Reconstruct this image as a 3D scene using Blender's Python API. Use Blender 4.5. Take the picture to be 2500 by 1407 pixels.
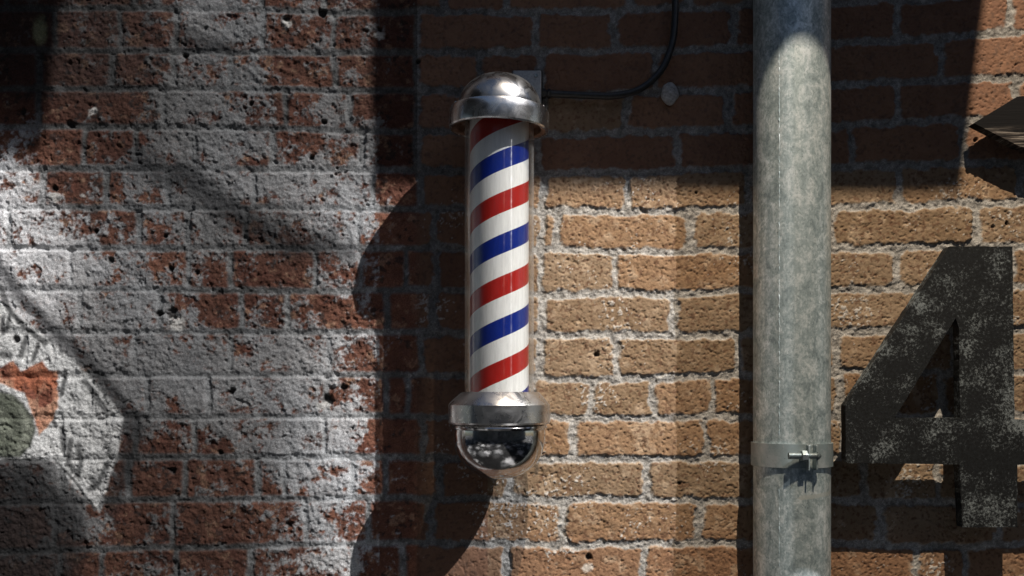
import bpy, bmesh, math, random
import numpy as np
from mathutils import Vector, Matrix
random.seed(7)
for o in list(bpy.data.objects): bpy.data.objects.remove(o)
SC = bpy.context.scene; COL = SC.collection

# ------------------------------------------------------------------ scale
S = 0.000765          # metres per unit "u" (one brick course is about 98 u)
F = 2300.0            # camera to wall, in u
EYE = 1.55            # eye height in metres; u-height 960 lies at the eye
def P(x, y, d=0.0):   # (u right, u down, u out of the wall) -> world
    return Vector(((x-1250.0)*S, -d*S, EYE+(960.0-y)*S))

# ------------------------------------------------------------------ camera
cam = bpy.data.cameras.new('camera'); co = bpy.data.objects.new('camera', cam); COL.objects.link(co)
co.location = (0, -F*S, EYE); co.rotation_euler = (math.radians(90), 0, 0)
cam.sensor_width = 36; cam.lens = 36*F/2500; cam.shift_y = 256.5/2500
cam.clip_start = 0.05; cam.clip_end = 300
SC.camera = co
# ------------------------------------------------------------------ light
A_DIR = Vector((1.22, -1.0, 1.63))              # towards the sun
el = math.atan2(A_DIR.z, math.hypot(A_DIR.x, A_DIR.y)); az = math.atan2(A_DIR.x, A_DIR.y)
w = bpy.data.worlds.new('World'); SC.world = w; w.use_nodes = True
nt = w.node_tree; sky = nt.nodes.new('ShaderNodeTexSky'); sky.sky_type = 'NISHITA'; sky.sun_disc = False
sky.sun_elevation = el; sky.sun_rotation = az
nt.links.new(sky.outputs[0], nt.nodes['Background'].inputs[0]); nt.nodes['Background'].inputs[1].default_value = 0.05
sun = bpy.data.lights.new('sun', 'SUN'); sun.energy = 4.3; sun.angle = math.radians(0.4); sun.color = (1.0, 0.985, 0.98)
so = bpy.data.objects.new('sun', sun); COL.objects.link(so)
so.rotation_euler = A_DIR.to_track_quat('Z', 'Y').to_euler(); so.location = (4, -4, 7)
LB = P(2060, -2900, 2000)
lb = bpy.data.lights.new('wall_floodlight', 'SPOT'); lb.energy = 690; lb.color = (1.0, 0.83, 0.63)
lb.shadow_soft_size = 0.002; lb.spot_size = math.radians(31); lb.spot_blend = 0.55
lo = bpy.data.objects.new('wall_floodlight', lb); COL.objects.link(lo); lo.location = LB
lo.rotation_euler = (LB-P(2180, 640)).to_track_quat('Z', 'Y').to_euler()
SC.view_settings.view_transform = 'Standard'; SC.view_settings.look = 'None'
SC.view_settings.exposure = 0.0; SC.view_settings.gamma = 1.0
SC.render.engine = 'CYCLES'
SC.cycles.max_bounces = 6; SC.cycles.transparent_max_bounces = 12

# ------------------------------------------------------------------ helpers
def tag(o, label=None, cat=None, group=None, kind=None):
    if label: o['label'] = label
    if cat: o['category'] = cat
    if group: o['group'] = group
    if kind: o['kind'] = kind
    return o
def link(name, me, mat, parent=None):
    o = bpy.data.objects.new(name, me); COL.objects.link(o)
    if mat: me.materials.append(mat)
    if parent:
        o.parent = parent; o.matrix_parent_inverse = Matrix.Translation(-parent.location)
    return o
def empty(name, loc, *a, **k):
    o = bpy.data.objects.new(name, None); COL.objects.link(o); o.location = loc; o.empty_display_size = .05
    return tag(o, *a, **k)
def frombm(name, bm, mat, parent=None, smooth=True, bevel=0, ang=35):
    bmesh.ops.recalc_face_normals(bm, faces=bm.faces[:])
    me = bpy.data.meshes.new(name); bm.to_mesh(me); bm.free()
    for p in me.polygons: p.use_smooth = smooth
    if smooth: me.set_sharp_from_angle(angle=math.radians(ang))
    o = link(name, me, mat, parent)
    if bevel:
        b = o.modifiers.new('bevel', 'BEVEL'); b.width = bevel*S; b.segments = 3; b.limit_method = 'ANGLE'
        b.angle_limit = math.radians(30); b.harden_normals = False
    return o
def lathe(bm, prof, cx, cd, n=96, tilt=None, closed=False):
    """prof: list of (r, y) in u, axis vertical at (cx, *, cd)"""
    rings = []
    for r, y in prof:
        ring = []
        for i in range(n):
            t = 2*math.pi*i/n
            v = P(cx+r*math.sin(t), y, cd+r*math.cos(t))
            if tilt is not None: v = tilt @ v
            ring.append(bm.verts.new(v))
            if r < 1e-6: break
        rings.append(ring)
    prs = list(zip(rings, rings[1:]))
    if closed: prs.append((rings[-1], rings[0]))
    for a, b in prs:
        for i in range(n):
            j = (i+1) % n
            if len(a) == 1 and len(b) == 1: continue
            if len(a) == 1: bm.faces.new((a[0], b[i], b[j]))
            elif len(b) == 1: bm.faces.new((a[i], b[0], a[j]))
            else: bm.faces.new((a[i], b[i], b[j], a[j]))
def box(bm, x0, x1, y0, y1, d0, d1):
    vs = [bm.verts.new(P(x, y, d)) for d in (d0, d1) for y in (y0, y1) for x in (x0, x1)]
    for f in ((0,1,3,2), (4,6,7,5), (0,4,5,1), (2,3,7,6), (0,2,6,4), (1,5,7,3)):
        bm.faces.new([vs[i] for i in f])
def tube(bm, pts, r, n=16, caps=True):
    pts = [Vector(p) for p in pts]; rings = []
    nrm = None
    for i, p in enumerate(pts):
        t = (pts[min(i+1, len(pts)-1)]-pts[max(i-1, 0)]).normalized()
        if nrm is None:
            nrm = t.orthogonal().normalized()
        nrm = (nrm - t*nrm.dot(t)).normalized(); b = t.cross(nrm)
        rr = r[i] if isinstance(r, (list, tuple)) else r
        rings.append([bm.verts.new(p+(nrm*math.cos(2*math.pi*k/n)+b*math.sin(2*math.pi*k/n))*rr*S) for k in range(n)])
    for a, c in zip(rings, rings[1:]):
        for i in range(n): bm.faces.new((a[i], a[(i+1) % n], c[(i+1) % n], c[i]))
    if caps: bm.faces.new(rings[0]); bm.faces.new(rings[-1][::-1])
def catmull(pts, k=10):
    out = []; q = [pts[0]]+list(pts)+[pts[-1]]
    for i in range(1, len(q)-2):
        p0, p1, p2, p3 = [Vector(v) for v in q[i-1:i+3]]
        for j in range(k):
            t = j/k
            out.append(0.5*((2*p1)+(p2-p0)*t+(2*p0-5*p1+4*p2-p3)*t*t+(3*p1-p0-3*p2+p3)*t**3))
    out.append(Vector(q[-2])); return out

# ------------------------------------------------------------------ materials
class N:
    def __init__(s, name):
        s.m = bpy.data.materials.new(name); s.m.use_nodes = True; s.t = s.m.node_tree
        s.b = s.t.nodes['Principled BSDF']; s.o = s.t.nodes['Material Output']
    def n(s, typ, **k):
        nd = s.t.nodes.new(typ)
        for a, v in k.items():
            if a.startswith('i_'): nd.inputs[a[2:].replace('_', ' ')].default_value = v
            else: setattr(nd, a, v)
        return nd
    def l(s, a, b): s.t.links.new(a, b)
    def set(s, **k):
        for a, v in k.items(): s.b.inputs[a.replace('_', ' ')].default_value = v
    def coord(s, scale=(1, 1, 1)):
        tc = s.n('ShaderNodeTexCoord'); mp = s.n('ShaderNodeMapping'); mp.inputs['Scale'].default_value = scale
        s.l(tc.outputs['Object'], mp.inputs[0]); return mp.outputs[0]
    def noise(s, vec, scale, detail=4, rough=.55, dist=0):
        nd = s.n('ShaderNodeTexNoise'); nd.inputs['Scale'].default_value = scale; nd.inputs['Detail'].default_value = detail
        nd.inputs['Roughness'].default_value = rough; nd.inputs['Distortion'].default_value = dist
        s.l(vec, nd.inputs['Vector']); return nd.outputs[0]
    def ramp(s, fac, stops):
        r = s.n('ShaderNodeValToRGB'); e = r.color_ramp.elements
        while len(e) < len(stops): e.new(.5)
        for q, (p, c) in zip(e, stops):
            q.position = p; q.color = (*c, 1) if len(c) == 3 else c
        s.l(fac, r.inputs[0]); return r.outputs[0]
    def math(s, op, a, b=None, clamp=False):
        m = s.n('ShaderNodeMath', operation=op); m.use_clamp = clamp
        for i, v in enumerate((a, b)):
            if v is None: continue
            if isinstance(v, (int, float)): m.inputs[i].default_value = v
            else: s.l(v, m.inputs[i])
        return m.outputs[0]
    def mix(s, fac, a, b, mode='MIX'):
        m = s.n('ShaderNodeMix', data_type='RGBA', blend_type=mode)
        for i, v in ((0, fac), (6, a), (7, b)):
            if isinstance(v, (int, float)): m.inputs[i].default_value = v
            elif isinstance(v, tuple): m.inputs[i].default_value = (*v, 1) if len(v) == 3 else v
            else: s.l(v, m.inputs[i])
        return m.outputs[2]
    def bump(s, h, strength, dist):
        b = s.n('ShaderNodeBump'); b.inputs['Strength'].default_value = strength; b.inputs['Distance'].default_value = dist
        s.l(h, b.inputs['Height']); s.l(b.outputs[0], s.b.inputs['Normal'])
    def grey(s, v):  # value -> (v,v,v)
        return (v, v, v)
g3 = lambda v: (v, v, v)

# chrome with smudges
def chrome(name, rough=.12, dirt=.5, base=.62):
    k = N(name); v = k.coord()
    n1 = k.noise(v, 38, 6, .65, .6); n2 = k.noise(v, 240, 3, .6)
    k.l(k.ramp(n1, [(.32, g3(base*.68)), (.52, (base*.9, base*.88, base*.86)), (.7, (base, base*.985, base*.96))]), k.b.inputs['Base Color'])
    r = k.ramp(n1, [(.3, g3(rough+.3*dirt)), (.6, g3(rough))]); k.l(r, k.b.inputs['Roughness'])
    k.set(Metallic=1.0); k.bump(k.math('ADD', k.math('MULTIPLY', n1, .8), k.math('MULTIPLY', n2, .1)), .25, .0012)
    return k.m
M_chrome = chrome('polished_steel', .07, .25, .72)
M_dome = chrome('smudged_steel', .22, .8, .58); M_collar = chrome('brushed_steel', .2, .5, .92)
k = N('rusted_steel'); v = k.coord(); n1 = k.noise(v, 45, 6, .7)
k.l(k.ramp(n1, [(.35, (.10, .045, .025)), (.55, (.33, .2, .14)), (.7, (.5, .42, .38))]), k.b.inputs['Base Color']); k.set(Metallic=.5, Roughness=.5)
k.bump(n1, .4, .001); M_rust = k.m

# clear acrylic tube: see-through with a Fresnel sheen
k = N('clear_acrylic'); tr = k.n('ShaderNodeBsdfTransparent'); gl = k.n('ShaderNodeBsdfGlossy')
tr.inputs[0].default_value = (.99, .995, .99, 1); gl.inputs[0].default_value = (1, 1, 1, 1)
v = k.coord(); n1 = k.noise(v, 60, 5, .7)
k.l(k.ramp(n1, [(.4, g3(.10)), (.75, g3(.2))]), gl.inputs['Roughness'])
fr = k.n('ShaderNodeLayerWeight'); fr.inputs[0].default_value = .5
tg = k.n('ShaderNodeTangent', direction_type='RADIAL', axis='Z'); k.l(tg.outputs[0], gl.inputs['Tangent']); gl.inputs['Anisotropy'].default_value = .8
mx = k.n('ShaderNodeMixShader'); k.l(k.math('ADD', k.math('MULTIPLY', k.math('POWER', fr.outputs['Facing'], 2.6), .62), .035), mx.inputs[0]); k.l(tr.outputs[0], mx.inputs[1]); k.l(gl.outputs[0], mx.inputs[2])
df = k.n('ShaderNodeBsdfDiffuse'); df.inputs[0].default_value = (.6, .6, .58, 1)
dust = k.ramp(k.noise(v, 420, 2, .6), [(.6, g3(0)), (.7, g3(.01)), (.78, g3(.3))])
m2 = k.n('ShaderNodeMixShader'); k.l(k.math('ADD', dust, k.math('ADD', k.math('MULTIPLY', k.math('POWER', fr.outputs['Facing'], 5), .30), .0)), m2.inputs[0]); k.l(mx.outputs[0], m2.inputs[1]); k.l(df.outputs[0], m2.inputs[2])
k.l(m2.outputs[0], k.o.inputs[0]); M_glass = k.m

# helical stripes
PCX, PCD = 1221.0, 145.0
k = N('barber_stripes'); tc = k.n('ShaderNodeTexCoord'); sp = k.n('ShaderNodeSeparateXYZ'); k.l(tc.outputs['Object'], sp.inputs[0])
px, py, pz = P(PCX, 960, PCD)
ax = k.math('SUBTRACT', sp.outputs[0], px); ay = k.math('SUBTRACT', py, sp.outputs[1])
phi = k.math('ARCTAN2', ax, ay)                       # 0 in front, + to the right
yu = k.math('DIVIDE', k.math('SUBTRACT', EYE+960*S, sp.outputs[2]), S)   # u down
ph = k.math('ADD', k.math('DIVIDE', yu, 186.0), k.math('DIVIDE', phi, 2*math.pi))
PH0 = 0.0
fr_ = k.math('FRACT', k.math('ADD', ph, 3.0+0.0))
STR = (fr_, ph)
r = k.n('ShaderNodeValToRGB'); r.color_ramp.interpolation = 'CONSTANT'; e = r.color_ramp.elements
W = (.86, .86, .85); BL = (.004, .020, .22); RD = (.40, .016, .011)
off = .28                                             # start of blue
stops = sorted([((off) % 1, BL), ((off+.235) % 1, W), ((off+.50) % 1, RD), ((off+.745) % 1, W)])
while len(e) < 5: e.new(.5)
for q, (p_, c_) in zip(e, [(0, stops[-1][1])]+stops): q.position = p_; q.color = (*c_, 1)
k.l(fr_, r.inputs[0])
v = k.coord((1, 1, .12)); v2 = k.coord()
streak = k.ramp(k.noise(v, 260, 3, .6), [(.3, g3(.86)), (.6, g3(1))])
spk = k.ramp(k.noise(v2, 520, 2, .5), [(.24, g3(.35)), (.28, g3(1))])
c = k.mix(1.0, k.mix(1.0, r.outputs[0], streak, 'MULTIPLY'), spk, 'MULTIPLY')
k.l(c, k.b.inputs['Base Color']); k.set(Roughness=.28); k.b.inputs['Coat Weight'].default_value = .3
M_stripe = k.m

# galvanised steel
def galv(name, lo=.10, hi=.42, sc=1.0, metal=.35):
    k = N(name); v = k.coord((1, 1, .75)); v2 = k.coord(); v3 = k.coord((1, 1, .06))
    a = k.noise(v, 22*sc, 8, .72, .7); b = k.noise(v3, 60*sc, 5, .6, .3); c = k.noise(v2, 330, 3, .7)
    vo = k.n('ShaderNodeTexVoronoi'); vo.inputs['Scale'].default_value = 150*sc; k.l(v, vo.inputs['Vector'])
    s_ = k.math('ADD', k.math('MULTIPLY', a, .68), k.math('ADD', k.math('MULTIPLY', b, .14), k.math('MULTIPLY', vo.outputs['Color'], .12)))
    s_ = k.math('ADD', s_, k.math('MULTIPLY', c, .14))
    mid = (lo+hi)/2
    col = k.ramp(s_, [(.42, (lo*.80, lo*1.0, lo*1.07)), (.52, (mid*.66, mid*.81, mid*.85)), (.66, (hi*.88, hi*.97, hi*1.0))])
    pit = k.ramp(k.noise(v, 300, 3, .7), [(.27, g3(.35)), (.36, g3(1))])
    k.l(k.mix(1., col, pit, 'MULTIPLY'), k.b.inputs['Base Color'])
    k.l(k.ramp(s_, [(.4, g3(.5)), (.65, g3(.36))]), k.b.inputs['Roughness']); k.set(Metallic=metal)
    k.bump(k.math('ADD', k.math('MULTIPLY', a, .6), k.math('MULTIPLY', c, .25)), .45, .0016)
    return k.m
M_galv = galv('galvanised_steel', .27, .82, 2.0, .5); M_strap = galv('zinc_strap', .34, .48, .6, .5); M_zinc = galv('zinc_bolt', .2, .4, 1, .7)

# weathered black metal of the numeral
k = N('weathered_black_paint'); v = k.coord()
a = k.noise(v, 13, 5, .6); b = k.noise(v, 190, 8, .82, .3); c = k.noise(v, 400, 3, .7)
s_ = k.math('ADD', k.math('MULTIPLY', a, .46), k.math('MULTIPLY', b, .62))
msk = k.ramp(s_, [(.565, g3(0)), (.65, g3(1))])
k.b.inputs['Specular IOR Level'].default_value = .25
fine = k.ramp(b, [(.4, (.004, .0048, .0055)), (.62, (.014, .0165, .019))])
k.l(k.mix(msk, fine, (.19, .22, .235)), k.b.inputs['Base Color']); k.l(k.ramp(c, [(.3, g3(.5)), (.7, g3(.8))]), k.b.inputs['Roughness'])
k.bump(k.math('ADD', b, k.math('MULTIPLY', c, .4)), .5, .0012); M_four = k.m
# near-black timber, paler grain on the lower half
k = N('black_grain_timber'); v = k.coord((1, 1, 22)); v2 = k.coord()
a = k.noise(v, 14, 6, .65, .15); sp = k.n('ShaderNodeSeparateXYZ'); k.l(v2, sp.inputs[0])
low = k.ramp(k.math('DIVIDE', k.math('SUBTRACT', P(0, 319, 0).z, sp.outputs[2]), .045), [(0.02, g3(0)), (.38, g3(1))]); k.b.inputs['Specular IOR Level'].default_value = .15
nrm = k.n('ShaderNodeNewGeometry'); sn = k.n('ShaderNodeSeparateXYZ'); k.l(nrm.outputs['Normal'], sn.inputs[0])
g = k.ramp(a, [(.47, (.006, .006, .007)), (.57, (.07, .06, .054)), (.66, (.26, .235, .21))])
k.l(k.mix(k.math('MULTIPLY', low, .9), (.006, .006, .007), g), k.b.inputs['Base Color']); k.set(Roughness=.75)
k.bump(a, .5, .001); M_timber = k.m
k = N('black_plastic'); v = k.coord(); n1 = k.noise(v, 160, 4, .6)
k.l(k.ramp(n1, [(.3, g3(.012)), (.7, g3(.03))]), k.b.inputs['Base Color']); k.set(Roughness=.38); k.bump(n1, .2, .0006); M_black = k.m
k = N('grey_box_enamel'); v = k.coord(); n1 = k.noise(v, 300, 4, .6)
k.l(k.ramp(n1, [(.3, g3(.26)), (.7, g3(.40))]), k.b.inputs['Base Color']); k.set(Roughness=.35, Metallic=.4); M_box = k.m
k = N('cement'); v = k.coord(); n1 = k.noise(v, 160, 6, .7)
k.l(k.ramp(n1, [(.3, g3(.16)), (.7, g3(.5))]), k.b.inputs['Base Color']); k.set(Roughness=.95); k.bump(n1, .8, .002); M_cement = k.m

# ------------------------------------------------------------------ the wall (numpy height field)
rng = np.random.RandomState(11)
TAB = rng.rand(512, 512).astype(np.float32)
def vn(x, y, s, seed=0):
    x = x/s+seed*37.13; y = y/s+seed*91.7
    xi = np.floor(x).astype(np.int32); yi = np.floor(y).astype(np.int32); fx = (x-xi).astype(np.float32); fy = (y-yi).astype(np.float32)
    fx = fx*fx*fx*(fx*(fx*6-15)+10); fy = fy*fy*fy*(fy*(fy*6-15)+10)
    a = TAB[yi & 511, xi & 511]; b = TAB[yi & 511, (xi+1) & 511]; c = TAB[(yi+1) & 511, xi & 511]; d = TAB[(yi+1) & 511, (xi+1) & 511]
    return (a+(b-a)*fx)*(1-fy)+(c+(d-c)*fx)*fy
def fbm(x, y, s, o=4, seed=0, g=.5):
    t = np.zeros_like(x, dtype=np.float32); a = 1.; n = 0.
    for i in range(o):
        # turn each octave a little so that no lattice shows
        ca, sa = math.cos(.6*i+.3), math.sin(.6*i+.3)
        t += a*vn(x*ca-y*sa, x*sa+y*ca, s/2**i, seed+i*5); n += a; a *= g
    return t/n
def sst(a, b, x):
    t = np.clip((x-a)/(b-a), 0, 1); return t*t*(3-2*t)
def axis(lo, hi, step, out_lo, out_hi, ostep):
    return np.concatenate([np.arange(out_lo, lo-1e-3, ostep), np.arange(lo, hi, step), np.arange(hi, out_hi+ostep, ostep)])
XS = axis(-60, 2560, 2.1, -2200, 4800, 14.0); YS = axis(-50, 1450, 2.1, -2600, 2980, 14.0)
X, Y = np.meshgrid(XS.astype(np.float32), YS.astype(np.float32))
# course lines: y at several x
LX = [0, 300, 600, 830, 1000, 1400, 1700, 2030, 2284, 2500]
L = [[18, 18, 22, 32, 27, 29, 18, 5, -8, -20],
     [122, 123, 126, 127, 126, 124, 119, 103, 90, 75],
     [216, 216, 216, 221, 220, 232, 217, 209, 194, 187],
     [311, 308, 312, 318, 321, 326, 316, 306, 295, 288],
     [410, 411, 412, 413, 414, 424, 416, 407, 402, 397],
     [506, 508, 508, 508, 509, 518, 515, 508, 501, 495],
     [605, 605, 605, 605, 605, 611, 612, 608, 603, 602],
     [703, 706, 709, 713, 706, 718, 715, 707, 704, 702],
     [808, 810, 810, 811, 810, 819, 817, 810, 805, 805],
     [915, 915, 915, 915, 915, 924, 922, 907, 906, 907],
     [1018, 1017, 1017, 1015, 1015, 1022, 1020, 1019, 1017, 1015],
     [1122, 1116, 1116, 1116, 1116, 1120, 1120, 1120, 1124, 1130],
     [1228, 1222, 1220, 1217, 1217, 1220, 1224, 1224, 1228, 1232],
     [1348, 1340, 1334, 1328, 1325, 1329, 1329, 1325, 1334, 1332]]
J = {1: [130, 294, 425, 640, 815, 1018, 1310, 1502, 1790, 1960, 2190, 2470],
     2: [-40, 95, 272, 425, 562, 820, 1018, 1175, 1322, 1600, 1880, 2010, 2296],
     3: [97, 400, 695, 850, 1018, 1328, 1531, 1780, 1990, 2192, 2480],
     4: [-60, 205, 330, 472, 660, 880, 1018, 1312, 1654, 1900, 2080, 2352],
     5: [103, 260, 405, 620, 905, 1026, 1328, 1530, 1830, 2198, 2490],
     6: [20, 335, 455, 600, 875, 1066, 1324, 1358, 1688, 1860, 2030, 2384],
     7: [-20, 173, 457, 562, 770, 880, 990, 1066, 1322, 1497, 1860, 2190, 2470],
     8: [195, 390, 590, 700, 945, 1060, 1322, 1646, 1905, 2300],
     9: [60, 330, 560, 803, 1030, 1150, 1321, 1507, 1800, 2040, 2330],
     10: [80, 222, 360, 505, 795, 940, 995, 1302, 1440, 1597, 1742, 1900, 2050, 2300],
     11: [150, 330, 472, 792, 1030, 1215, 1400, 1722, 1900, 2060, 2380],
     12: [-60, 150, 313, 450, 627, 695, 857, 940, 1070, 1245, 1577, 1850, 2110, 2290],
     13: [130, 421, 745, 900, 1052, 1375, 1706, 1880, 2150, 2440],
     14: [145, 249, 430, 612, 860, 980, 1237, 1570, 1850, 2234, 2360]}
rj = random.Random(3)
def joints(kc):
    j = list(J.get(kc, [])) or [rj.uniform(0, 100)]
    while j[0] > -2300: j.insert(0, j[0]-rj.choice([145, 300, 300, 300]))
    while j[-1] < 4900: j.append(j[-1]+rj.choice([150, 300, 300, 310]))
    return np.array(j, np.float32)
# warp so that edges wander; less on the left, more on the rough right hand bricks
side = sst(1000, 1040, X)
warp = (2.0+3.2*side)
wx = X+(fbm(X, Y, 26, 4, 1, .6)-.5)*4.2*warp; wy = Y+(fbm(X, Y, 30, 4, 2, .6)-.5)*3.6*warp
wx = wx+(fbm(X, Y, 120, 2, 21)-.5)*10; wy = wy+(fbm(X, Y, 150, 2, 22)-.5)*8*side
lines = []
dx0 = 99.0
base = [np.interp(X, LX, l).astype(np.float32) for l in L]
up = 28; dn = 17
allL = [base[0]-98.*i for i in range(up, 0, -1)]+base+[base[-1]+99.*i for i in range(1, dn+1)]
course = np.zeros(X.shape, np.int32)
for l in allL: course += (wy > l)
crs = course-up                       # 0 above L0 ; 1 between L0 and L1 ...
top = np.full(X.shape, -1e5, np.float32); bot = np.full(X.shape, 1e5, np.float32)
for i, l in enumerate(allL):
    mb = (course == i); bot[mb] = l[mb]; mt = (course == i+1); top[mt] = l[mt]
del allL
jl = np.zeros(X.shape, np.float32); jr = np.zeros(X.shape, np.float32); bid = np.zeros(X.shape, np.int32)
for c in range(crs.min(), crs.max()+1):
    m = crs == c; jj = joints(c); ii = np.clip(np.searchsorted(jj, wx[m]), 1, len(jj)-1)
    jl[m] = jj[ii-1]; jr[m] = jj[ii]; bid[m] = (c+60)*97+ii
def brnd(k): return TAB[(bid*7+k*131) & 511, (bid*13+k*57) & 511]
# half thickness of the joints
hm = 7.5+.3*side+(brnd(1)-.5)*3; hv = 7+1.2*side+(brnd(2)-.5)*5
cxb = (jl+jr)/2; hw = (jr-jl)/2-hv; cyb = (top+bot)/2; hh = (bot-top)/2-hm
rad = 6+12*side*(.1+brnd(3)**2)
qx = np.abs(wx-cxb)-(hw-rad); qy = np.abs(wy-cyb)-(hh-rad)
sd = -(np.hypot(np.maximum(qx, 0), np.maximum(qy, 0))+np.minimum(np.maximum(qx, qy), 0)-rad)     # >0 inside
sd = sd+(fbm(X, Y, 9, 2, 3)-.5)*4*side
bm_ = sst(-4.5+3*side, 5.5-.5*side, sd)     # brick mask
# relief ---------------------------------------------------
f1 = fbm(X, Y, 34, 5, 4, .62); f2 = fbm(X, Y, 9, 3, 5, .6); f3 = fbm(X, Y, 5, 2, 6); f4 = fbm(X, Y, 15, 4, 8, .65)
ru = sst(.62, .8, fbm(X, Y, 5.5, 2, 9))                       # pits
H = bm_*(1.8+1.7*side+(brnd(4)-.5)*2.4) + (f1-.5)*(3.+6*(1-side)) + (f2-.5)*(3.6-1.6*side) + (f3-.5)*(1.9-.7*side)
H += bm_*((wx-cxb)/150.*(brnd(5)-.5)*3+(wy-cyb)/45.*(brnd(6)-.5)*2)
H -= bm_*side*ru*2.2
# struck mortar on the left: slopes out towards the bottom of the joint
tl = np.where(wy-top < bot-wy, wy-top, wy-bot)                 # signed distance below/above nearest line
sl = np.clip((tl+9)/18, 0, 1)
smooth_bed = (1-bm_)*(1-side)*(np.abs(tl) < 11)
H += smooth_bed*(2.2-sl**1.5*4.6)
H -= smooth_bed*((f2-.5)*2.6+(f4-.5)*1)
# rough mortar on the right
H += (1-bm_)*side*((f4-.5)*4.5+(f2-.5)*3-sl*1.5+.6)
# pits and chips
holes = [(925, 70, 9), (700, 45, 13), (785, 30, 15), (450, 135, 9), (170, 303, 12), (130, 460, 13), (400, 577, 12), (270, 636, 12), (415, 655, 10),
         (480, 665, 12), (420, 768, 22), (385, 766, 13), (800, 975, 19), (838, 948, 13), (565, 955, 12), (860, 1045, 8), (612, 252, 9), (35, 828, 11), (705, 1282, 13),
         (535, 1105, 9), (1457, 865, 9), (1437, 1362, 11), (2384, 341, 6), (792, 297, 10), (822, 410, 7), (818, 425, 6), (1020, 148, 9), (420, 1150, 14),
         (1660, 1180, 5), (1700, 470, 5), (2460, 545, 6), (2425, 553, 5), (760, 385, 8), (1880, 400, 5), (55, 270, 10), (232, 565, 8)]
hole = np.zeros_like(H)
for (hx, hy, r) in holes:
    d_ = np.hypot(X-hx, (Y-hy)*1.1)+(f4-.5)*r*1.1+(f2-.5)*r*.5
    hole = np.maximum(hole, 1-sst(r*.35, r*.92, d_))
H -= hole*10
# random small chips on the left, more of them
ch = sst(.765, .83, fbm(X, Y, 19, 3, 31, .5))*(1-side); H -= ch*3.5
# whitewash ------------------------------------------------
GW = np.array([[.3, .3, .2, .3, .6, 1, .85, .6, .5, .35, .25], [.1, .1, .1, .2, .5, .9, .65, .35, .2, .3, .1], [.15, .03, .03, .1, .65, .8, .6, .3, .55, .25, .1],
               [.6, .3, .12, .35, .8, .9, .8, .6, .55, .45, .1], [.9, .3, .25, .6, .9, 1, .9, .8, .6, .4, .1], [.9, .65, .5, .55, .55, .95, .45, .85, .9, .4, .1],
               [.95, .9, .85, .7, .45, .35, .25, .2, .5, .25, .1], [1, .9, .7, .8, .7, .4, .35, .4, .2, .15, .1], [1, .8, .9, .95, .95, .8, .5, .85, .45, .2, .1],
               [1, .95, .8, .85, .95, .95, .95, .95, .3, .2, .1], [1, .9, .8, .6, .5, .5, .85, .95, .8, .2, .1], [.5, .9, .7, .3, .25, .3, .5, .8, .6, .2, .1],
               [.3, .5, .8, .35, .25, .25, .3, .6, .7, .3, .1], [.2, .3, .5, .35, .35, .25, .3, .5, .75, .3, .1], [.2, .3, .4, .3, .35, .25, .3, .5, .7, .3, .1]], np.float32)
gx = np.clip((X-50)/100*1.0+.5, 0, 9.999); gy = np.clip((Y-50)/100, 0, 13.999)
ix = gx.astype(int); iy = gy.astype(int); fx = gx-ix; fy = gy-iy
dens = (GW[iy, ix]*(1-fx)+GW[iy, ix+1]*fx)*(1-fy)+(GW[iy+1, ix]*(1-fx)+GW[iy+1, ix+1]*fx)*fy
dens = np.where(X > 925, np.minimum(dens, .16), dens); dens = dens+(X < 925)*np.where(Y > 380, 1, .5)*sst(650, 880, X)*.22
wn = fbm(X, Y, 34, 6, 41, .72)*.62+fbm(X, Y, 8, 3, 44, .6)*.38
sc_ = (fbm(X, Y, 46, 6, 41, .68)*.55+wn*.45-.5)*2.9+.5+(fbm(X, Y, 6.5, 2, 46)-.5)*.35
ww = sst(-.19, .19, dens*1.04-sc_-.13)
ww = np.where(X > 1018+(f4-.5)*14, 0, ww)
ww = np.maximum(ww, (1-bm_)*(1-side)*sst(.25, .75, dens+.15-(sc_-.5)*.9)*.7)
# splashes of mortar and lime on the tan bricks
lim = sst(.715, .775, fbm(X, Y, 110, 2, 61)*.42+fbm(X, Y, 7, 3, 62, .7)*.58+.035)*side*bm_*(Y > 435)
H += ww*bm_*2.0*(1-side); H += lim*1.4
# blistered texture where paint is thick, flaked where it is gone
H += (1-side)*ww*(fbm(X, Y, 13, 3, 71, .6)-.5)*6.0*sst(.35, .6, fbm(X, Y, 140, 2, 72))
H += (1-side)*(1-ww)*bm_*(fbm(X, Y, 11, 3, 73, .6)-.5)*4.5
# albedo ---------------------------------------------------
def C(*c): return np.array(c, np.float32)[None, None, :]
def lerp(a, b, t): return a+(b-a)*t[..., None]
v1 = brnd(7); v2 = brnd(8)
red = lerp(C(.115, .050, .034), C(.235, .102, .064), np.clip(v1*.6+(f1-.3)*1.0, 0, 1))
red = lerp(red, C(.13, .048, .032), sst(.5, .7, fbm(X, Y, 60, 4, 81))*.7)
red = lerp(red, C(.42, .25, .16), sst(.62, .76, fbm(X, Y, 24, 4, 82, .6))*.6)
red = lerp(red, C(.035, .028, .026), sst(.60, .72, fbm(X, Y, 20, 4, 83, .65))*.75)
tan = lerp(C(.180, .123, .075), C(.245, .180, .122), np.clip(v1*.7+(f1-.35)*.9, 0, 1))
tan = lerp(tan, C(.245, .135, .068), sst(.5, .9, v2)[...]*.45)
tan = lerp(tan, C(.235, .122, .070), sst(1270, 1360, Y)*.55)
tan = lerp(tan, C(.42, .33, .24), sst(.6, .8, fbm(X, Y, 26, 4, 84))*.45)
tan = lerp(tan, C(.10, .05, .03), sst(.64, .72, fbm(X, Y, 6.5, 2, 85))*.7)
brown = lerp(C(.15, .078, .052), C(.22, .12, .075), np.clip(v1*.7+(f1-.35)*.9, 0, 1))
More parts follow.
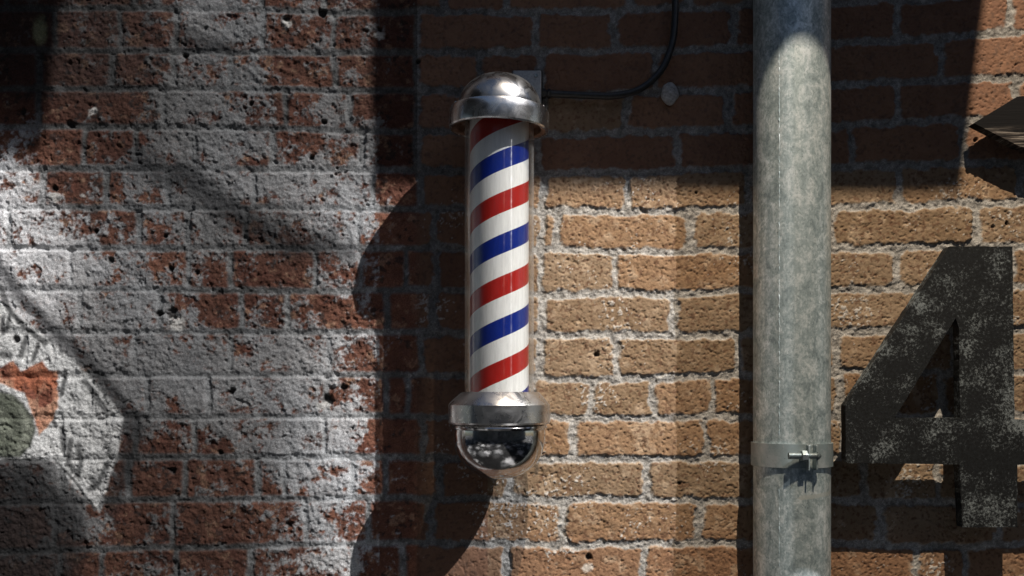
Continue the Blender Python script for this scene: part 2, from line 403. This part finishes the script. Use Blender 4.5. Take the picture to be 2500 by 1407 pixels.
brown = lerp(brown, C(.08, .05, .04), sst(.62, .74, fbm(X, Y, 8, 3, 85))*.6)
isup = ((crs <= 4) | (X < 1190)).astype(np.float32)
tanb = ((crs == 3) & (X > 1338) & (X < 1535)).astype(np.float32)
rgt = lerp(tan, brown, isup*(1-tanb*.8)*(.9))
brick = lerp(red, rgt, side)
mort = lerp(C(.24, .235, .225), C(.46, .455, .44), np.clip((f2-.2)*1.2+(f4-.5)*1.2, 0, 1))
mort = lerp(mort, C(.13, .12, .11), sst(.54, .68, fbm(X, Y, 10, 4, 86, .6))*.5*side)
mort = lerp(mort, mort*.45, (1-side)); mort = lerp(mort, mort*.6, side*(X < 1190))  # second step darkens the mortar where the pole's shadow falls
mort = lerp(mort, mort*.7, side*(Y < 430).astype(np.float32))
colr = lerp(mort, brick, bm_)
wash = lerp(C(.37, .367, .36), C(.55, .546, .535), fbm(X, Y, 160, 4, 87))
# cleaner white near the left margin
wash = lerp(wash, C(.80, .79, .78), sst(330, 0, X+np.abs(Y-640)*.45)*.95)
wash = lerp(wash, wash*C(.98, 1.0, 1.02), sst(.4, .7, fbm(X, Y, 220, 2, 88)))
colr = lerp(colr, wash, ww*(.82+.18*f2))
colr = lerp(colr, C(.44, .43, .41), lim*.85)
# --- the mural: sprayed greys with some painted-in shade, a white ribbon with black ticks, an orange ribbon and a green curl
def seg(x0, y0, x1, y1):
    vx, vy = x1-x0, y1-y0; t = np.clip(((X-x0)*vx+(Y-y0)*vy)/(vx*vx+vy*vy), 0, 1)
    return np.hypot(X-x0-t*vx, Y-y0-t*vy)
def pline(pts):
    d = None
    for a, b in zip(pts, pts[1:]):
        e = seg(*a, *b); d = e if d is None else np.minimum(d, e)
    return d
def poly(pts):
    ins = np.zeros(X.shape, bool); n = len(pts)
    for i in range(n):
        (x0, y0), (x1, y1) = pts[i], pts[(i+1) % n]
        if y0 == y1: continue
        cnd = ((y0 > Y) != (y1 > Y)) & (X < (x1-x0)*(Y-y0)/(y1-y0)+x0); ins ^= cnd
    d = pline(list(pts)+[pts[0]]); return np.where(ins, d, -d)
jit = (f4-.5)*14
spray_shade = np.zeros_like(H)
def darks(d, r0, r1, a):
    global spray_shade
    spray_shade = np.maximum(spray_shade, (1-sst(r0, r1, d+jit*.7))*a)
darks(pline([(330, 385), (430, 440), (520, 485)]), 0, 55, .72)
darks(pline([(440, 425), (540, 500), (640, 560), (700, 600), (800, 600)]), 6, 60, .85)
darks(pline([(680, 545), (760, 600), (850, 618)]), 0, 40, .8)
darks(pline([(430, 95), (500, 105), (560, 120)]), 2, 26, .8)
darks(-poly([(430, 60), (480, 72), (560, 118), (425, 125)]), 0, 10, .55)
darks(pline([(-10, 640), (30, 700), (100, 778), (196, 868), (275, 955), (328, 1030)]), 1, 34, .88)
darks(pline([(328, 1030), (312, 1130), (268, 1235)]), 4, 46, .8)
spray_shade = np.maximum(spray_shade, sst(-20, 40, poly([(-200, 1130), (105, 1128), (170, 1200), (230, 1260), (140, 1600), (-200, 1600)])+jit)*.80)  # lower left corner: sprayed paint and shade, both as dark colour
spray_shade = np.maximum(spray_shade, sst(-10, 12, poly([(-300, -200), (428, -200), (434, 70), (425, 122), (370, 215), (260, 240), (-300, 250)])+jit*.5)*.35)  # soft shadow over the upper left, painted into the colour
# mural greys plus light and shade of the left wall, put into its colour
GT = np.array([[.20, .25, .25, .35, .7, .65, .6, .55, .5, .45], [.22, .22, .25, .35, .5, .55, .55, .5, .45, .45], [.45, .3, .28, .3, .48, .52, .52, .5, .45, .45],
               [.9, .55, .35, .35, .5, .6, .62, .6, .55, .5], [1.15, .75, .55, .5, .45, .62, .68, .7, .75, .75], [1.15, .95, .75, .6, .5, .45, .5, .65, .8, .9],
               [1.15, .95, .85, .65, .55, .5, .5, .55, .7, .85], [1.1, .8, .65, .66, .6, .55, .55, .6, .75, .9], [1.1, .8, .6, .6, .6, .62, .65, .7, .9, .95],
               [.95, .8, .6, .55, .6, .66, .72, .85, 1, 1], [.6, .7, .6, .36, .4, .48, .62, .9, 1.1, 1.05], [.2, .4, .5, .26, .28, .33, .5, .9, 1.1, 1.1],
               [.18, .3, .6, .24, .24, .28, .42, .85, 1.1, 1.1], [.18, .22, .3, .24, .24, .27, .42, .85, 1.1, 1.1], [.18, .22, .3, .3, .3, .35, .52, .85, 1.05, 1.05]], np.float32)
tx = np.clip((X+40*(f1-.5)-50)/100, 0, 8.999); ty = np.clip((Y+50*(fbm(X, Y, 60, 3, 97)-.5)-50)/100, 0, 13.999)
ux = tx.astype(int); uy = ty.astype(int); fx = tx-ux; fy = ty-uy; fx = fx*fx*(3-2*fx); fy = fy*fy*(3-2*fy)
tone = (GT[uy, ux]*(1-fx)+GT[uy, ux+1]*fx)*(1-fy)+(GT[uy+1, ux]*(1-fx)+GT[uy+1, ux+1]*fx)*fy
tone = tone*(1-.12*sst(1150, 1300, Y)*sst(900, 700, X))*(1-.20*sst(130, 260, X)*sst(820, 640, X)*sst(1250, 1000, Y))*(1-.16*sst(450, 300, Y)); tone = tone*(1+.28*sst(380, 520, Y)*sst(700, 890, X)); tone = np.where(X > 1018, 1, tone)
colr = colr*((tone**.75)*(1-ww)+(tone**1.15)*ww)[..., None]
spray_shade = np.where(X > 1018, 0, spray_shade)
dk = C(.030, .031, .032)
colr = lerp(colr, colr*C(.10, .10, .105)+dk*.3, spray_shade)
rib = poly([(-200, 560), (0, 735), (50, 770), (180, 880), (262, 965), (302, 1020), (292, 1090), (268, 1170), (242, 1252), (180, 1190), (128, 1125), (60, 1120), (-200, 1125)])
ribm = sst(-4, 7, rib+jit*.6)
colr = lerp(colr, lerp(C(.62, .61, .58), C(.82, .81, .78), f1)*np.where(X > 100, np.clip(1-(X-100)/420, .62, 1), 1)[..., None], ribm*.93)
ct = np.zeros_like(H)
for pl, r in [([(8, 775), (4, 815)], 3), ([(24, 765), (18, 800)], 3), ([(62, 822), (50, 868)], 4), ([(92, 842), (80, 880)], 3), ([(2, 865), (22, 868)], 5),
              ([(160, 905), (150, 965)], 3), ([(205, 930), (260, 1005)], 4), ([(150, 1045), (155, 1100)], 4), ([(172, 1075), (165, 1130), (178, 1150)], 4), ([(192, 1085), (196, 1135), (188, 1160)], 4),
              ([(262, 1130), (238, 1182), (222, 1168)], 4), ([(216, 1196), (238, 1184)], 4), ([(118, 1010), (135, 1040)], 3), ([(130, 1120), (185, 1180), (232, 1245)], 2), ([(0, 700), (20, 755), (60, 800), (110, 838)], 4)]:
    ct = np.maximum(ct, 1-sst(r*.6, r*2.8, pline(pl)+jit*.2))
ct = np.maximum(ct, sst(.60, .68, fbm(X, Y, 26, 5, 91, .65))*ribm*(X > 170)*.95)
colr = lerp(colr, C(.05, .05, .05), ct*.85)
org = poly([(-200, 880), (0, 897), (32, 879), (50, 907), (104, 879), (119, 904), (140, 907), (143, 995), (118, 1040), (94, 1064), (84, 1030), (58, 961), (0, 936), (-200, 930)])
orc = lerp(C(.38, .11, .045), C(.55, .28, .17), sst(.4, .65, fbm(X, Y, 55, 4, 92))); orc = lerp(orc, C(.20, .05, .02), sst(.55, .7, fbm(X, Y, 42, 4, 93)))
colr = lerp(colr, orc, sst(-3, 4, org+jit*.4)*.95)
grn = poly([(-300, 952), (0, 954), (30, 962), (56, 983), (78, 1015), (88, 1048), (76, 1090), (48, 1118), (-300, 1120)])
gc = lerp(C(.13, .145, .10), C(.26, .27, .21), f1); gr = np.hypot(X+25, Y-1042)
gc = lerp(gc, C(.05, .06, .035), sst(.45, .95, np.abs(np.sin(gr/19+1.2+(f4-.5)*.8)))*.65)
gc = lerp(gc, C(.03, .035, .025), sst(16, 0, np.abs(grn))*.8)
colr = lerp(colr, gc, sst(-3, 5, grn+jit*.3)*.95)
# greenish worn paint at the upper left margin
colr = lerp(colr, C(.22, .23, .13), sst(38, 10, np.hypot((X-95)*1.6, (Y-75)*.75)+jit)*.6)
# darker inside holes and chips, pale fillers under some of them
colr = lerp(colr, C(.035, .031, .029), sst(.1, .8, hole)*.9); colr = lerp(colr, colr*.5, ch*(1-side)*.35)
for (hx, hy, r) in [(226, 271, 13), (430, 790, 22), (135, 482, 15), (790, 992, 14), (700, 58, 12), (925, 86, 11), (1435, 1385, 13), (200, 478, 8)]:
    t_ = 1-sst(r*.5, r, np.hypot((X-hx)*.8, Y-hy)+(f4-.5)*r*1.4); colr = lerp(colr, C(.52, .50, .46), t_*.75)
H = np.where((X < -60) | (X > 2560) | (Y < -50) | (Y > 1450), bm_*4, H)
# mesh
ny, nx = X.shape
me = bpy.data.meshes.new('brick_wall'); nv = nx*ny; nf = (nx-1)*(ny-1)
me.vertices.add(nv); co3 = np.empty((nv, 3), np.float32)
co3[:, 0] = ((X-1250)*S).ravel(); co3[:, 1] = (-(H-5)*S).ravel(); co3[:, 2] = (EYE+(960-Y)*S).ravel()
me.vertices.foreach_set('co', co3.ravel())
a = np.arange(nv, dtype=np.int32).reshape(ny, nx)
q = np.stack([a[1:, :-1], a[1:, 1:], a[:-1, 1:], a[:-1, :-1]], -1).reshape(-1)
me.loops.add(nf*4); me.loops.foreach_set('vertex_index', q)
me.polygons.add(nf); me.polygons.foreach_set('loop_start', np.arange(nf, dtype=np.int32)*4)
me.polygons.foreach_set('loop_total', np.full(nf, 4, np.int32)); me.polygons.foreach_set('use_smooth', np.ones(nf, bool))
at = me.color_attributes.new('albedo', 'FLOAT_COLOR', 'POINT')
c4 = np.ones((nv, 4), np.float32); c4[:, :3] = np.clip(colr, .008, .9).reshape(-1, 3); c4[:, 3] = (side*bm_).ravel(); at.data.foreach_set('color', c4.ravel())
me.update(calc_edges=True); me.validate()
k = N('old_brickwork'); at_ = k.n('ShaderNodeAttribute', attribute_name='albedo'); v = k.coord()
n1 = k.noise(v, 900, 3, .65); n2 = k.noise(v, 420, 4, .7); n3 = k.noise(v, 150, 3, .6)
mod = k.ramp(k.math('ADD', k.math('MULTIPLY', n1, .45), k.math('MULTIPLY', n2, .55)), [(.30, g3(.35)), (.5, g3(.93)), (.66, g3(1.75))])
soft = k.ramp(k.math('ADD', k.math('MULTIPLY', n1, .6), k.math('MULTIPLY', n2, .4)), [(.30, g3(.55)), (.38, g3(.95)), (.7, g3(1.2))])
mod = k.mix(at_.outputs['Alpha'], mod, soft)
k.l(k.mix(1., at_.outputs['Color'], mod, 'MULTIPLY'), k.b.inputs['Base Color']); k.set(Roughness=.9)
k.b.inputs['Specular IOR Level'].default_value = .25
k.bump(k.math('MULTIPLY', k.math('ADD', k.math('MULTIPLY', n1, .4), n2), k.math('SUBTRACT', 1, k.math('MULTIPLY', at_.outputs['Alpha'], .35))), .75, .0016)
wall = link('brick_wall', me, k.m)
tag(wall, 'old brick wall, whitewashed and mural painted red brick meeting bare tan brick, behind the barber pole', 'wall')

# ------------------------------------------------------------------ ground, far side, added shade boards (outside the frame)
bm = bmesh.new()
vs = [bm.verts.new(c_) for c_ in ((-60, -60, 0), (60, -60, 0), (60, .6, 0), (-60, .6, 0))]; bm.faces.new(vs)
k = N('pebble_ground'); v = k.coord(); vo = k.n('ShaderNodeTexVoronoi'); vo.inputs['Scale'].default_value = 1.9; vo.inputs['Randomness'].default_value = 1
nv_ = k.n('ShaderNodeTexNoise'); nv_.inputs['Scale'].default_value = 3; k.l(v, nv_.inputs['Vector'])
k.l(k.mix(.5, v, nv_.outputs['Color']), vo.inputs['Vector'])
k.l(k.mix(1., k.ramp(vo.outputs['Distance'], [(.2, g3(.9)), (.38, g3(.35)), (.48, g3(.01))]), k.ramp(vo.outputs['Color'], [(.1, g3(.06)), (.7, g3(1))]), 'MULTIPLY'), k.b.inputs['Base Color'])
k.set(Roughness=.8); tag(frombm('ground', bm, k.m, smooth=False), kind='structure')

# ------------------------------------------------------------------ barber pole
pole = empty('barber_pole', P(PCX, 960, 0), 'barber pole with red, white and blue spiral inside a clear tube between chrome caps', 'barber pole')
# striped cylinder
bm = bmesh.new(); lathe(bm, [(67.5, 318), (67.5, 975)], PCX, PCD, 128); frombm('striped_cylinder', bm, M_stripe, pole)
bm = bmesh.new(); lathe(bm, [(79, 330), (79, 962), (76.5, 962), (76.5, 330)], PCX, PCD, 128, closed=True); frombm('clear_tube', bm, M_glass, pole)
# upper cap leans a little forward and to the right
pv = P(PCX, 322, PCD)
tilt = Matrix.Translation(pv) @ Matrix.Rotation(math.radians(2.3), 4, 'Y') @ Matrix.Rotation(math.radians(1.2), 4, 'X') @ Matrix.Translation(-pv)
dome = [(0, 232)]+[(95.5*math.sin(math.radians(t))**.92, 312-80*math.cos(math.radians(t))) for t in range(6, 91, 6)]+[(95.5, 319)]
bm = bmesh.new(); lathe(bm, dome, PCX, PCD, 96, tilt); d_ = frombm('cap_dome', bm, M_dome, pole)
bm = bmesh.new()
lathe(bm, [(94, 314), (97, 315), (99, 311), (107, 311), (111, 313), (113, 318), (113.8, 330), (114, 350), (113.5, 357), (111.5, 360), (107.5, 360), (106.5, 356)], PCX, PCD, 96, tilt)
frombm('cap_collar', bm, M_collar, pole, ang=25)
bm = bmesh.new(); lathe(bm, [(106.8, 357), (104, 357.5), (97, 355), (95, 338), (80, 336), (80, 330), (0.0, 328)], PCX, PCD, 96, tilt); frombm('cap_underside', bm, M_rust, pole)
for (t) in (-64, 66):
    bm = bmesh.new(); bmesh.ops.create_icosphere(bm, subdivisions=3, radius=4*S)
    th = math.radians(t); bmesh.ops.translate(bm, verts=bm.verts, vec=tilt @ P(PCX+108*math.sin(th), 313, PCD+108*math.cos(th))); frombm('screw', bm, M_chrome, pole)
# lower collar and bowl
bm = bmesh.new()
lathe(bm, [(80, 962), (84, 957.5), (90, 957.5), (114, 983), (116.5, 987), (116.5, 1026), (114, 1030), (103, 1031), (102, 1029)], PCX, PCD, 96); frombm('base_collar', bm, chrome('collar_steel', .22, .7, .82), pole, ang=25)
bm = bmesh.new()
lathe(bm, [(101, 1030), (108, 1034), (109.5, 1037.5), (108, 1041), (103, 1044)], PCX, PCD, 96); frombm('base_bead', bm, M_chrome, pole)
bowl = [(105, 1043), (105.8, 1052)]+[(105.8*math.cos(math.radians(t))**.86, 1056+100*math.sin(math.radians(t))) for t in range(6, 90, 6)]+[(0, 1156)]
bm = bmesh.new(); lathe(bm, bowl, PCX, PCD, 96); frombm('base_bowl', bm, M_chrome, pole)
bm = bmesh.new(); box(bm, 1150, 1334, 988, 1036, -8, 52); frombm('lower_bracket', bm, M_box, pole, bevel=3)
bm = bmesh.new(); box(bm, 1150, 1246, 300, 350, -8, 52); frombm('upper_bracket', bm, M_box, pole, bevel=3)
bm = bmesh.new(); bmesh.ops.create_icosphere(bm, subdivisions=3, radius=4.5*S); bmesh.ops.translate(bm, verts=bm.verts, vec=P(1330, 1041, 52)); frombm('screw', bm, M_chrome, pole)

# ------------------------------------------------------------------ junction box, gland, cable
jb = empty('junction_box', P(1288, 300, 0), 'small dark grey junction box on the wall behind the top of the barber pole', 'junction box')
bm = bmesh.new(); box(bm, 1249, 1324, 180, 296, -8, 26); frombm('box_body', bm, M_black, jb, bevel=4)
bm = bmesh.new(); box(bm, 1252, 1321, 183, 293, 26, 33); frombm('box_lid', bm, M_box, jb, bevel=3)
bm = bmesh.new(); tube(bm, [P(1308, 196, 32), P(1308, 196, 36)], 4.5, 20); frombm('lid_screw', bm, M_zinc, jb, bevel=.8)
bm = bmesh.new()
tube(bm, [P(1322, 235, 18), P(1332, 235, 18)], 13, 6); tube(bm, [P(1332, 235, 18), P(1336, 235, 18)], 9, 16); tube(bm, [P(1336, 235, 18), P(1344, 235, 18)], 12, 6)
frombm('cable_gland', bm, M_black, jb, bevel=1.2)
bm = bmesh.new()
pts = [P(1338, 235, 18), P(1385, 237, 18), P(1440, 240, 20), P(1500, 240, 20), P(1560, 224, 20), P(1610, 180, 20), P(1636, 120, 20), P(1644, 60, 20), P(1645, 0, 20), P(1642, -120, 20), P(1640, -400, 20)]
tube(bm, catmull(pts, 8), 8.5, 16)
tag(frombm('electrical_cable', bm, M_black), 'thick black cable curving up the wall from the junction box', 'cable')
# lump of cement stuck to the wall under the cable
bm = bmesh.new(); bmesh.ops.create_icosphere(bm, subdivisions=5, radius=1)
for v_ in bm.verts:
    p = v_.co.copy(); n_ = 1+.05*math.sin(4*p.x+2)+.04*math.sin(6*p.z+p.x*3)
    v_.co = P(1634, 231, 6)+Vector((p.x*22*n_*S, p.y*15*S, p.z*27*n_*S))
tag(frombm('cement_lump', bm, M_cement), 'rounded lump of grey cement stuck on the wall under the cable bend', 'cement lump')

# ------------------------------------------------------------------ drain pipe
PX, PD, PR = 1905.0, 93.0, 87.6
pipe = empty('steel_pipe', P(PX, 3000, PD), 'tall galvanised steel pipe running up the wall left of the number four', 'pipe')
bm = bmesh.new(); lathe(bm, [(PR, -2400), (PR, 2986)], PX, PD, 128); M_pipe = M_galv.copy(); M_pipe.name = 'galvanised_pipe'; k = N.__new__(N); k.m = M_pipe; k.t = M_pipe.node_tree
k.b = k.t.nodes['Principled BSDF']; k.o = k.t.nodes['Material Output']
v = k.coord(); sp = k.n('ShaderNodeSeparateXYZ'); k.l(v, sp.inputs[0]); nn = k.noise(v, 170, 4, .7)
zc = P(0, 1196, 0).z
dz = k.math('ABSOLUTE', k.math('SUBTRACT', k.math('SUBTRACT', sp.outputs[2], zc), k.math('MULTIPLY', k.math('SUBTRACT', sp.outputs[0], P(1900, 0).x), .10)))
bz = k.math('SUBTRACT', 1, k.math('DIVIDE', dz, .0075), True)
bx = k.math('MULTIPLY', k.math('DIVIDE', k.math('SUBTRACT', sp.outputs[0], P(1886, 0).x), .012, True), k.math('LESS_THAN', sp.outputs[1], -PD*S))
bm_ask = k.ramp(k.math('ADD', k.math('MULTIPLY', k.math('MULTIPLY', bz, bx), .75), k.math('MULTIPLY', nn, .4)), [(.50, g3(0)), (.66, g3(.75))])
old = k.b.inputs['Base Color'].links[0].from_socket
k.l(k.mix(bm_ask, old, (.50, .54, .52)), k.b.inputs['Base Color'])
frombm('pipe_tube', bm, M_pipe, pipe)
bm = bmesh.new(); th = -.60
rs_ = random.Random(9); tube(bm, [P(PX+(PR)*math.sin(th)+rs_.gauss(0, .5), y_, PD+PR*math.cos(th)-.9) for y_ in range(-700, 1700, 5)], [max(.8, rs_.gauss(1.3, .6)) for _ in range(-700, 1700, 5)], 8)
frombm('weld_seam', bm, M_galv, pipe)
SYU, SYD = 1075.0, 1129.0
clamp = empty('pipe_clamp', P(PX, 1100, 0), 'zinc strap clamp with a bolt closing round the galvanised pipe', 'clamp')
bm = bmesh.new(); rr = []
R0, R1 = PR+.7, PR+5.0
n = 120; gap0 = math.radians(4.2); gap1 = math.radians(15.5)
for i in range(n+1):
    t = gap1+(2*math.pi-(gap1-gap0))*i/n
    rr.append([bm.verts.new(P(PX+r_*math.sin(t), y_, PD+r_*math.cos(t))) for r_, y_ in ((R0, SYU), (R1, SYU), (R1, SYD), (R0, SYD))])
for a_, b_ in zip(rr, rr[1:]):
    for i in range(4): bm.faces.new((a_[i], a_[(i+1) % 4], b_[(i+1) % 4], b_[i]))
bm.faces.new(rr[0]); bm.faces.new(rr[-1][::-1])
frombm('strap', bm, M_strap, clamp)
for t in (gap0, gap1):
    x = PX+R1*math.sin(t); d0 = PD+R0*math.cos(t)-2
    bm = bmesh.new(); box(bm, x-1.7, x+1.7, SYU+1, SYD-(0 if t == gap0 else 1)+4, d0, d0+25); frombm('lug', bm, M_strap, clamp, bevel=1.2)
yb, db = 1100.0, PD+R1+13
bm = bmesh.new(); xs = np.arange(1867, 1932, .7)
tube(bm, [P(float(x), yb, db) for x in xs], [6.8+(.8 if (i % 4) < 2 else -.6) for i in range(len(xs))], 16); frombm('bolt', bm, M_zinc, clamp)
bm = bmesh.new(); tube(bm, [P(1895, yb, db), P(1908, yb, db)], 13, 6); frombm('nut', bm, M_zinc, clamp, bevel=1.5)
bm = bmesh.new(); tube(bm, [P(1930, yb, db), P(1932, yb, db), P(1935, yb, db), P(1938, yb, db), P(1940, yb, db)], [10.5, 10, 7.5, 4.5, 1.5], 24); frombm('bolt_head', bm, M_zinc, clamp)

# ------------------------------------------------------------------ numeral 4
def un(px_, py_, d): # undo perspective spread of something standing d out of the wall
    m = F/(F-d); return (1250+(px_-1250)/m, 960+(py_-960)/m)
four = empty('metal_numeral', P(2300, 1250, 0), 'large black metal number 4 with worn grey patches, right of the pipe', 'number')
out = [(2318, 602), (2472, 602), (2477, 1024), (2560, 1027), (2560, 1133), (2484, 1135), (2484, 1288), (2350, 1288), (2342, 1134), (2070, 1131), (2065, 1124), (2064, 990)]
inn = [(2333, 777), (2341, 800), (2344, 1021), (2184, 1021)]
DF, DB = 104.0, 74.0
def rough_path(pts, amp=.55, step=13):
    rr_ = random.Random(5); o_ = []
    for (x0, y0), (x1, y1) in zip(pts, pts[1:]+pts[:1]):
        ln = math.hypot(x1-x0, y1-y0); m_ = max(1, int(ln/step))
        for i in range(m_):
            t = i/m_; j = 0 if i == 0 else rr_.gauss(0, amp*.6)
            nx_, ny_ = -(y1-y0)/ln, (x1-x0)/ln
            o_.append((x0+(x1-x0)*t+nx_*j, y0+(y1-y0)*t+ny_*j))
    return o_
from mathutils.geometry import tessellate_polygon
def plate(name, outer, holes_, d0, d1, mat, parent, ref):
    loops = [[un(x, y, ref) for x, y in outer]]+[[un(x, y, ref) for x, y in h] for h in holes_]
    tri = tessellate_polygon([[Vector((x, -y, 0)) for x, y in lp] for lp in loops])
    flat = [p for lp in loops for p in lp]; bm = bmesh.new()
    fr_v = [bm.verts.new(P(x, y, d1)) for x, y in flat]; bk_v = [bm.verts.new(P(x, y, d0)) for x, y in flat]
    for t in tri:
        try: bm.faces.new([fr_v[i] for i in t]); bm.faces.new([bk_v[i] for i in t][::-1])
        except ValueError: pass
    o_ = 0
    for lp in loops:
        n_ = len(lp)
        for i in range(n_):
            a_, b_ = o_+i, o_+(i+1) % n_; bm.faces.new((fr_v[a_], fr_v[b_], bk_v[b_], bk_v[a_]))
        o_ += n_
    return frombm(name, bm, mat, parent, smooth=False)
plate('numeral_plate', rough_path(out), [rough_path(inn)], DB, DF, M_four, four, DF)
for (x, y) in ((2400, 680), (2130, 1075), (2415, 1230)):
    bm = bmesh.new(); tube(bm, [P(*un(x, y, DB), -6), P(*un(x, y, DB), DB+4)], 7, 16); frombm('stand_off_pin', bm, M_black, four)

# ------------------------------------------------------------------ timber arrow at the right margin
arr = [(2378, 301), (2484, 236), (2530, 232), (2700, 232), (2700, 368), (2530, 366), (2488, 357)]
o = plate('wooden_arrow', arr, [], 28, 58, M_timber, None, 58)
o.name = 'wooden_arrow'; tag(o, 'black wooden arrow point with visible grain at the right edge, above the number four', 'arrow sign')
bm = bmesh.new(); 

# ------------------------------------------------------------------ unseen boards added outside the frame to throw the straight shades
def board(name, x0, x1, y0, y1, d, t=30, sk=0):
    bm = bmesh.new(); box(bm, x0, x1, y0, y1, d, d+t)
    if sk:
        for v_ in bm.verts:
            if v_.co.x > P(x1-1, 0).x and v_.co.z > P(0, (y0+y1)/2).z: v_.co.x += sk*S
    k = N(name+'_paint'); n_ = k.noise(k.coord(), 8, 5); k.l(k.ramp(n_, [(.3, g3(.03)), (.7, g3(.06))]), k.b.inputs['Base Color']); k.set(Roughness=.8)
    return tag(frombm(name, bm, k.m, smooth=False), kind='structure')
board('shade_board', 1500, 2109, -2819, -2319, 1640, 15, sk=65)
board('shade_beam', 2374, 3250, -2500, -1511, 1170)
board('shade_panel', 2676, 3900, -1800, 300, 800)
# unseen slabs added overhead to cut the sky light, open bay for the sun, and the dark frontage across the way
def slab(name, x0, x1, y0, y1, z0, z1, col=(.03, .06)):
    bm = bmesh.new(); vs = [bm.verts.new((x, y, z)) for z in (z0, z1) for y in (y0, y1) for x in (x0, x1)]
    for f in ((0,1,3,2), (4,6,7,5), (0,4,5,1), (2,3,7,6), (0,2,6,4), (1,5,7,3)): bm.faces.new([vs[i] for i in f])
    k = N(name+'_render'); n_ = k.noise(k.coord(), 1.3, 6, .7); k.l(k.ramp(n_, [(.3, g3(col[0])), (.7, g3(col[1]))]), k.b.inputs['Base Color']); k.set(Roughness=.8)
    return tag(frombm(name, bm, k.m, smooth=False), kind='structure')
slab('sky_shade_slab', -9, -1.6, -6.2, 0, 3.62, 3.75)
slab('sky_shade_slab', 3.6, 9, -6.2, 0, 3.62, 3.75)
slab('far_frontage', -16, 16, -7.2, -6.6, 0, 4.2, (.02, .38))
